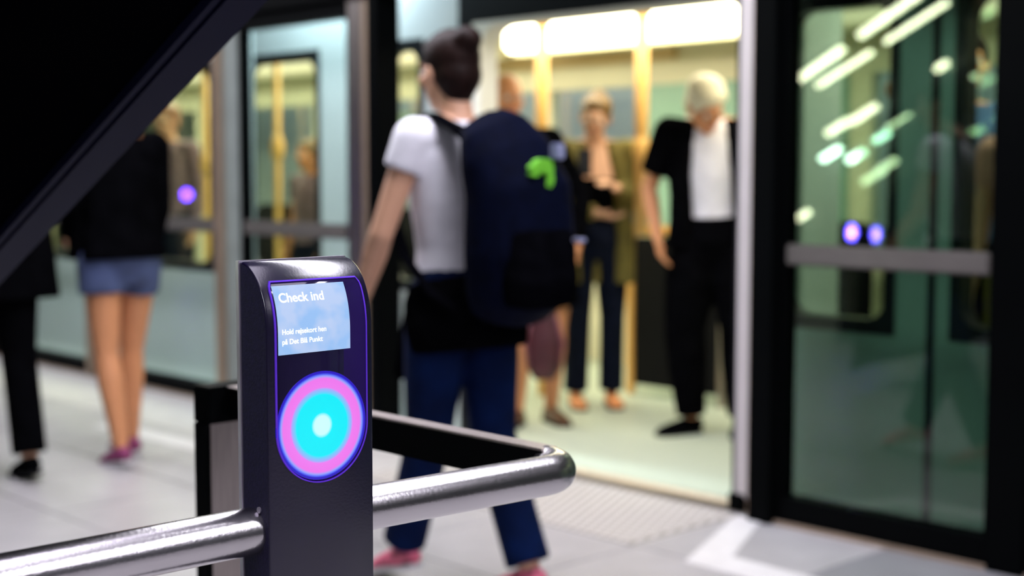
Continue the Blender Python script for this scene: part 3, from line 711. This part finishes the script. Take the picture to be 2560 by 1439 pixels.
for sx, nm in ((-1, 'shoulder_strap'), (1, 'shoulder_strap')):
    bm = bmesh.new(); c = sx * .095
    loft(bm, [((c * .9, -.15, bl(1.335)), .030, .010), ((c, -.10, bl(1.375)), .032, .010), ((c * 1.05, -.0, bl(1.412)), .032, .009), ((c * 1.1, .085, bl(1.36)), .030, .009), ((c * 1.25, .130, bl(1.25)), .028, .009), ((c * 1.65, .12, bl(1.12)), .024, .009),
              ((c * 2.0, .02, bl(1.01)), .020, .007), ((c * 1.9, -.10, bl(.91)), .018, .007), ((c * 1.5, -.17, bl(.87)), .016, .006)], 10)
    s = link_mesh(nm, bm, 'pack_black', BP, True)
bm = bmesh.new(); cyl(bm, (.015, -.15, bl(1.385)), (.015, -.185, bl(1.412)), .008); cyl(bm, (.015, -.185, bl(1.412)), (.015, -.225, bl(1.375)), .008); link_mesh('carry_loop', bm, 'pack_black', BP, True)
# green mark: a curled shape of several lobes, raised on the upper back of the bag
bm = bmesh.new()
for (gx, gz, rx_, rz_) in ((.010, 1.275, .030, .012), (-.016, 1.262, .020, .010), (.030, 1.258, .014, .018), (.033, 1.232, .012, .022), (.026, 1.212, .010, .014), (-.022, 1.245, .014, .007), (.004, 1.255, .016, .008)):
    n0 = 14; yb = -.362
    ring = [bm.verts.new((gx + rx_ * math.cos(2 * PI * q / n0), -.356 , bl(gz) + rz_ * math.sin(2 * PI * q / n0))) for q in range(n0)]
    ring2 = [bm.verts.new((v.co.x, -.335, v.co.z)) for v in ring]
    bm.faces.new(ring); bm.faces.new(ring2[::-1])
    for q in range(n0): bm.faces.new((ring[q], ring[(q + 1) % n0], ring2[(q + 1) % n0], ring2[q]))
link_mesh('green_mark', bm, 'logo_green', BP)['label'] = 'bright green curled mark'
bx('pale_patch', 'grey_patch', BP, .075, .105, -.335, -.30, bl(1.285), bl(1.33), .004)  # small paler patch on the upper back of the bag
bx('zip_pull', 'grey_patch', BP, .11, .14, -.385, -.345, bl(1.055), bl(1.068), .003)

# 3./4. the two walkers at the left
person('person all in black with bare ankles walking away at the far left', (-5.62, 2.44, 0), R(84), h=1.74, hair='hair_dark', style='long',
    arms={1: ((.23, .03, 1.12), (.10, .20, 1.0))},
    legs={-1: ((-.09, .12, .49), (-.09, .02, .08), (0, 0)), 1: ((.10, -.02, .50), (.10, -.12, .10), (0, R(-10)))},
    shirt='black_cloth', sleeve='long', hem=.80, jacket='black_cloth', jhem=.72, bottom='trousers', bmat='black_cloth', shoe='black_cloth', wide=1.3)
person('woman in a black top and denim shorts with long brown hair, walking left', (-5.58, 3.0, 0), R(88), h=1.66, hair='hair_brown', style='long', skin='skin_tan',
    arms={-1: ((-.20, .04, 1.14), (-.14, .20, 1.0)), 1: ((.20, .02, 1.12), (.20, .10, .92))},
    legs={-1: ((-.085, -.02, .49), (-.07, -.11, .09), (0, R(-10))), 1: ((.085, .08, .49), (.08, .09, .09), (0, 0))},
    shirt='black_cloth', sleeve='long', hem=.90, jacket='black_cloth', jhem=.90, bottom='shorts', bmat='denim_shorts', shoe='magenta_shoe', wide=.95)

# 5. bald person in the doorway with a maroon bag
def face_cam(x, y, off=0): return math.atan2(x, -y) + off     # local +Y towards the camera
N, ni = person('bald person in black with bare legs standing in the train doorway behind the backpack', (-5.01, 4.99, 0), face_cam(-5.02, 4.99, R(10)), h=1.72, style='bald', skin='skin_tan',
    lean=(.11, .0), head_rot=(R(-5), 0, R(15)), head_off=(.03, .03, 0), shoulder=.15,
    arms={-1: ((-.19, .06, 1.12), (-.14, .18, .87)), 1: ((.24, .02, 1.12), (.22, .10, .90))},
    legs={-1: ((-.07, .03, .49), (-.05, .0, .08), (R(15), 0)), 1: ((.10, .04, .49), (.13, .06, .08), (R(-30), 0))},
    shirt='black_cloth', sleeve='long', hem=.72, bottom='dress', bmat='black_cloth', shoe='brown_shoe')
bag = empty('handbag', (-4.78, 4.78, .26), face_cam(-5.0, 4.9)); tag(bag, 'dark red handbag hanging in front of the bare legs in the train doorway', 'handbag')
bm = bmesh.new(); loft(bm, [((0, 0, .0), .05, .035), ((0, 0, .06), .085, .045), ((0, 0, .18), .10, .045), ((0, 0, .30), .065, .03), ((0, 0, .36), .03, .018)], 18)
remesh(link_mesh('bag_body', bm, 'maroon', bag, True), .009, 3)
for sx in (-1, 1):
    bm = bmesh.new(); pts = [(sx * .05, 0, .30), (sx * .055, 0, .42), (sx * .02, 0, .52), (0, 0, .55)]
    loft(bm, [(p, .008, .008) for p in pts], 8); link_mesh('handle', bm, 'maroon_light', bag, True)
bm = bmesh.new(); loft(bm, [((.075, .03, .06), .006, .006), ((.09, .04, .18), .008, .006), ((.055, .03, .31), .006, .006)], 8); link_mesh('piping', bm, 'maroon_light', bag, True)
bm = bmesh.new(); loft(bm, [((-.075, .03, .06), .006, .006), ((-.09, .04, .18), .008, .006), ((-.055, .03, .31), .006, .006)], 8); link_mesh('piping', bm, 'maroon_light', bag, True)

# 6. woman in the olive cardigan
D_, di = person('fair haired woman in an olive cardigan with folded arms standing inside the train', (-5.16, 5.54, 0), face_cam(-5.1, 5.59, R(12)), h=1.66, hair='hair_fair', style='tied',
    head_rot=(R(-18), R(-8), R(-16)), head_off=(.01, .05, -.015),
    arms={1: ((.25, .05, 1.12), (.02, .20, 1.06)), -1: ((-.25, .06, 1.12), (-.07, .21, 1.20))},
    shirt='black_cloth', lowneck=True, hem=.90, jacket='olive', jhem=.68, bottom='trousers', bmat='jeans_dark', shoe='orange_shoe', wide=1.12)
ph = empty('phone', (-5.02, 5.31, 1.30), face_cam(-5.0, 5.6)); tag(ph, 'dark phone held up by the woman in the olive cardigan', 'phone')
bm = bmesh.new(); box(bm, -.036, .036, -.005, .005, -.07, .07, .004); link_mesh('case', bm, 'phone', ph); bx('screen', 'phone', ph, -.032, .032, .005, .006, -.062, .062)
# shoulder bag strap hem: olive cloth hanging at her side is part of the cardigan

# 7. grey haired man
person('grey haired man in a dark open overshirt and white T-shirt looking down, arm raised', (-4.22, 5.37, 0), face_cam(-4.29, 5.36, R(-6)), h=1.76, hair='hair_grey', style='full', skin='skin_tan', shoulder=.195,
    head_rot=(R(-36), R(8), R(32)), head_off=(.01, .11, -.09), lean=(.02, .03),
    arms={1: ((.31, -.02, 1.13), (.25, .10, .90)), -1: ((-.31, .06, 1.50), (-.30, .10, 1.74))},
    shirt='white_shirt', sleeve='short', hem=.93, jacket='black_cloth', jsleeve='short', jhem=.86, bottom='trousers', bmat='black_cloth', shoe='black_cloth', wide=1.15, legw=1.35,
    legs={1: ((.13, .05, .49), (.10, .03, .08), (R(-50), 0)), -1: ((-.12, .02, .49), (-.13, -.02, .08), (0, 0))})

# 8.-11. passengers seen through the carriage windows
person('passenger in a blue shirt with a raised bare arm behind the right train window', (-2.84, 5.16, 0), face_cam(-2.8, 5.1, R(10)), h=1.78, style='short', hair='hair_dark', skin='skin_tan',
    arms={1: ((.26, .08, 1.50), (.10, .12, 1.74)), -1: ((-.24, .02, 1.12), (-.20, .16, .95))}, shirt='blue_cloth', sleeve='short', bottom='trousers', bmat='black_cloth', vox=.01)
person('passenger in a salmon pink top nearest the right edge of the train window', (-2.46, 5.02, 0), face_cam(-2.5, 5.2, R(-20)), h=1.62, style='long', hair='hair_brown', skin='skin',
    shirt='salmon_cloth', sleeve='short', bottom='trousers', bmat='olive', vox=.01)
person('passenger in mauve clothes behind the window left of the dark post', (-8.85, 5.15, 0), face_cam(-8.8, 5.1, R(-30)), h=1.72, style='short', hair='hair_brown', skin='skin',
    shirt='mauve_cloth', sleeve='long', bottom='trousers', bmat='jeans_dark', vox=.01)
person('passenger in dark clothes behind the glass left of the walking woman', (-7.33, 5.6, 0), face_cam(-7.3, 5.6, R(40)), h=1.62, style='short', hair='hair_dark', skin='skin',
    shirt='black_cloth', sleeve='long', bottom='trousers', bmat='black_cloth', vox=.01)
person('short passenger in a mauve top with fair hair behind the glass above the card reader', (-7.65, 5.5, 0), face_cam(-7.6, 5.5, R(-50)), h=1.45, style='short', hair='hair_fair', skin='skin_tan',
    shirt='mauve_cloth', sleeve='short', bottom='trousers', bmat='jeans_dark', vox=.01)

# ------------------------------------------------------------------ the card reader in the foreground
RX = -1.24        # plane of its face (faces +X)
def validator(loc, lab, tm='target_lit', screen=True, zlow=0.0, group=None):
    root = empty('card_reader', loc); tag(root, lab, 'card reader', group)
    y0, y1, zt = -.069, .070, 1.155
    zc, rz_, rx_, xb = 1.080, .075, .048, -.050       # curved top: a quarter ellipse from the face back to the top edge
    def surf(z, off=0.0):        # depth of the housing's front surface at height z
        if z <= zc: return off
        u_ = min((z - zc) / (rz_ + off), .9999); return -.048 + (rx_ + off) * math.sqrt(1 - u_ * u_)
    def profile(ins):
        pts = [(xb + ins, zlow), (-ins, zlow), (-ins, zc - .2), (-ins, zc - .05)]
        for q in range(25):
            a = q / 24 * PI / 2; pts.append((-.048 + (rx_ - ins) * math.cos(a), zc + (rz_ - ins) * math.sin(a)))
        pts.append((xb + ins, zt - ins)); return pts
    rows = [(y0, .0022), (y0 + .0008, .0008), (y0 + .0025, 0), (y1 - .0025, 0), (y1 - .0008, .0008), (y1, .0022)]
    bm = bmesh.new(); rings = [[bm.verts.new((x_, y, z)) for x_, z in profile(ins)] for y, ins in rows]
    for a, b in zip(rings, rings[1:]):
        for i in range(len(a)): j = (i + 1) % len(a); bm.faces.new((a[i], a[j], b[j], b[i]))
    for rg_ in (rings[0][::-1], rings[-1]):
        bm.faces.new(rg_).material_index = 1
    o = link_mesh('housing', bm, 'validator_body', root, False); o.data.materials.append(M['validator_side'])
    for p in o.data.polygons: p.use_smooth = len(p.vertices) == 4 and abs(p.normal.y) < .5 and p.normal.x > -.5
    bm = bmesh.new(); fr = [(y0 - .0012, y0 + .006), (y1 - .006, y1 + .0012)]
    for a, b in fr: box(bm, xb - .006, xb + .0008, a, b, zlow, zt + .0012, .0006)
    box(bm, xb - .006, xb + .0008, y0 + .006, y1 - .006, zt - .006, zt + .0012, .0006)
    link_mesh('rear_rim', bm, 'validator_rim', root)['label'] = 'pale metal rim along the back edge'
    bx('back_plate', 'validator_body', root, xb - .005, xb, y0 + .006, y1 - .006, zlow, zt - .006)
    # glass cover: follows the curve, straight top, rounded bottom
    cz, cr_, yc, ztop = .976, .0655, .0005, 1.141
    def halfw(z, ins):
        if z < cz: return math.sqrt(max((cr_ - ins) ** 2 - (z - cz) ** 2, 0))
        rr = .016; zz = z - (ztop - rr)
        return cr_ - ins - (rr - math.sqrt(max(rr * rr - zz * zz, 0)) if zz > 0 else 0)
    def outline(ins, off):
        zs = [cz - (cr_ - ins) * math.cos(q / 20 * PI / 2) for q in range(21)] + [cz + (ztop - ins - cz) * q / 30 for q in range(1, 31)]
        R_ = [(surf(z, off), yc + halfw(z, ins), z) for z in zs]; L_ = [(surf(z, off), yc - halfw(z, ins), z) for z in zs]
        return L_, R_
    L_, R_ = outline(.006, .0014); L2, R2 = outline(.006, -.003)
    bm = bmesh.new(); V4 = [[bm.verts.new(p) for p in q] for q in (L_, R_, R2, L2)]
    for k in range(len(L_) - 1):
        for q in range(4): a, b = V4[q], V4[(q + 1) % 4]; bm.faces.new((a[k], a[k + 1], b[k + 1], b[k]))
    bm.faces.new([V4[q][-1] for q in range(4)]); bmesh.ops.remove_doubles(bm, verts=bm.verts, dist=1e-6)
    gc = link_mesh('glass_cover', bm, 'validator_glass', root, True)
    bm = bmesh.new()
    lo = []
    for ins, off in ((.0052, .0002), (.0052, .0022), (.0066, .0022), (.0066, .0002)):
        a, b = outline(ins, off); lo.append([bm.verts.new(p) for p in a[::-1] + b[1:]])
    for q in range(4):
        a, b = lo[q], lo[(q + 1) % 4]
        for k in range(len(a)): j = (k + 1) % len(a); bm.faces.new((a[k], a[j], b[j], b[k]))
    link_mesh('cover_edge', bm, 'led_edge' if screen else 'led_violet', root)
    # lit target
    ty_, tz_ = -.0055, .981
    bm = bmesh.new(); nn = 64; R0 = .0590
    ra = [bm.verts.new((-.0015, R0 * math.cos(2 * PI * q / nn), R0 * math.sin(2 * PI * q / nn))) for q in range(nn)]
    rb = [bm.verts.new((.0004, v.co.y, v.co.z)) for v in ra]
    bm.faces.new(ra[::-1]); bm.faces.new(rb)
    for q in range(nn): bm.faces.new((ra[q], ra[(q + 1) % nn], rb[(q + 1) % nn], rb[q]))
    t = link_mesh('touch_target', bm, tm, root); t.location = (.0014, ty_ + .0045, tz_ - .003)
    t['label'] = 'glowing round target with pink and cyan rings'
    if screen:
        YA, YB, ZA, ZB = -.056, .0375, 1.1305, 1.0585
        def SP(s_, t_, off): z = ZA + (ZB - ZA) * t_; return Vector((surf(z, off) - .0075 * max(0, (z - 1.06) / .07), YA + (YB - YA) * s_, z))
        bm = bmesh.new(); F_ = [[bm.verts.new(Vector((surf(ZA + (ZB - ZA) * t_ / 12, off), YA if sd == 0 else YB, ZA + (ZB - ZA) * t_ / 12))) for t_ in range(13)] for sd, off in ((0, .0022), (1, .0022), (1, 0), (0, 0))]
        for k in range(12):
            for q in range(4): a, b = F_[q], F_[(q + 1) % 4]; bm.faces.new((a[k], a[k + 1], b[k + 1], b[k]))
        bm.faces.new([F_[q][0] for q in range(4)]); bm.faces.new([F_[q][12] for q in range(4)][::-1])
        sc = link_mesh('display', bm, 'screen_lit', root); sc['label'] = 'light blue lit display'
        def text(body, s_, t_, size, wmax):
            cu = bpy.data.curves.new('lettering', 'FONT'); cu.body = body; cu.size = 1.0; cu.extrude = 0.0; cu.offset = 0.014
            tmp = bpy.data.objects.new('lettering', cu); COL.objects.link(tmp); dg = bpy.context.evaluated_depsgraph_get(); dg.update()
            me = bpy.data.meshes.new_from_object(tmp.evaluated_get(dg)); bpy.data.objects.remove(tmp)
            wd = max(v.co.x for v in me.vertices); fx = wmax / wd
            for v in me.vertices:
                z = ZA + (ZB - ZA) * (t_ - v.co.y * size); v.co = Vector((surf(z, .0026), YA + (YB - YA) * (s_ + v.co.x * fx), z))
            me.materials.append(M['text_white']); o_ = bpy.data.objects.new('lettering', me); COL.objects.link(o_); o_.parent = sc
            o_['label'] = 'white lettering'
        text('Check ind', .05, .235, .185, .62)
        text('Hold rejsekort hen', .045, .70, .105, .61)
        text('på Det Blå Punkt', .045, .845, .105, .56)
    # fixings and floor plate
    for zz in (.60, .30):
        bm = bmesh.new(); cyl(bm, (-.001, 0, zz), (.002, 0, zz), .004, 12); link_mesh('screw', bm, 'validator_rim', root)
    bm = bmesh.new(); cyl(bm, (-.018, -.0685, .893), (-.018, -.0705, .893), .0035, 12); link_mesh('screw', bm, 'validator_rim', root)
    bx('floor_plate', 'steel', root, -.11, .05, -.11, .11, zlow, zlow + .012, .003)
    return root
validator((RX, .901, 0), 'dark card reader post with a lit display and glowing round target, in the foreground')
for (u, v, mm, dd) in ((2130, 580, 'target_far', 'left of the two'), (2190, 585, 'target_far', 'right of the two')):
    p = mirrored(u, v, -.8); dz = p.z - .981
    rt = validator((p.x, p.y, dz), 'distant card reader mirrored in the right glass panel, %s' % dd, mm, False, zlow=-dz)
p = mirrored(467, 487, -.8)
validator((p.x, p.y, 0), 'far card reader whose violet light is mirrored in the left glass', 'target_far_violet', False)

# ------------------------------------------------------------------ steel barrier rail
RL = empty('barrier_rail', (-1.27, 1.285, 0)); tag(RL, 'steel tube barrier that passes through the card reader post and turns back along the platform', 'railing')
zr = .868
bm = bmesh.new(); rr = .0255
pts = [((-.012, -1.6, zr), rr, rr), ((-.012, -1.0, zr), rr, rr), ((0, -.30, zr), rr, rr), ((.018, -.03, zr), rr, rr)]
loft(bm, pts, 40, hint=(0, 0, 1), cap=False)
vb = len(bm.verts)
pr = bm.verts[-40:] if False else list(bm.verts)[-40:]
# elbow: the tube turns back towards -X on a tight radius
prev = pr; cen = Vector((-.030, -.03)); 
for q in range(1, 9):
    a = q / 8 * PI / 2; ring = []
    for kk in range(40):
        v0 = pr[kk].co; off = v0.x - cen.x
        ring.append(bm.verts.new((cen.x + off * math.cos(a), cen.y + off * math.sin(a) , v0.z)))
    for kk in range(40): j = (kk + 1) % 40; bm.faces.new((prev[kk], prev[j], ring[j], ring[kk]))
    prev = ring
bm.faces.new(prev)
link_mesh('tube', bm, 'steel', RL, True)
bm = bmesh.new(); loft(bm, [((-.012, -1.6, zr), rr, rr), ((-.012, -1.63, zr - .005), rr, rr), ((-.012, -1.66, zr - .03), rr, rr), ((-.012, -1.665, .02), rr, rr)], 24, hint=(1, 0, 0)); link_mesh('end_post', bm, 'steel', RL, True)
o = bx('back_bar', 'black_frame', RL, -.78, -.02, .0, .030, zr - .026, zr + .021, .0)
o['label'] = 'black back bar of the barrier'
bx('bar_top_lit', 'brushed_steel', RL, -.78, -.02, .0, .030, zr + .021, zr + .0245, .001)  # paler strip imitates the light on the bar's top face
bx('end_cap', 'black_frame', RL, -.815, -.765, -.035, .055, zr - .036, zr + .026, .002)
bx('stanchion', 'brushed_steel', RL, -.80, -.775, -.03, .05, .0, zr - .036)
bx('stanchion_edge', 'black_frame', RL, -.805, -.770, -.040, -.03, .0, zr - .036)
bx('stanchion_foot', 'steel', RL, -.85, -.72, -.07, .08, 0, .01)
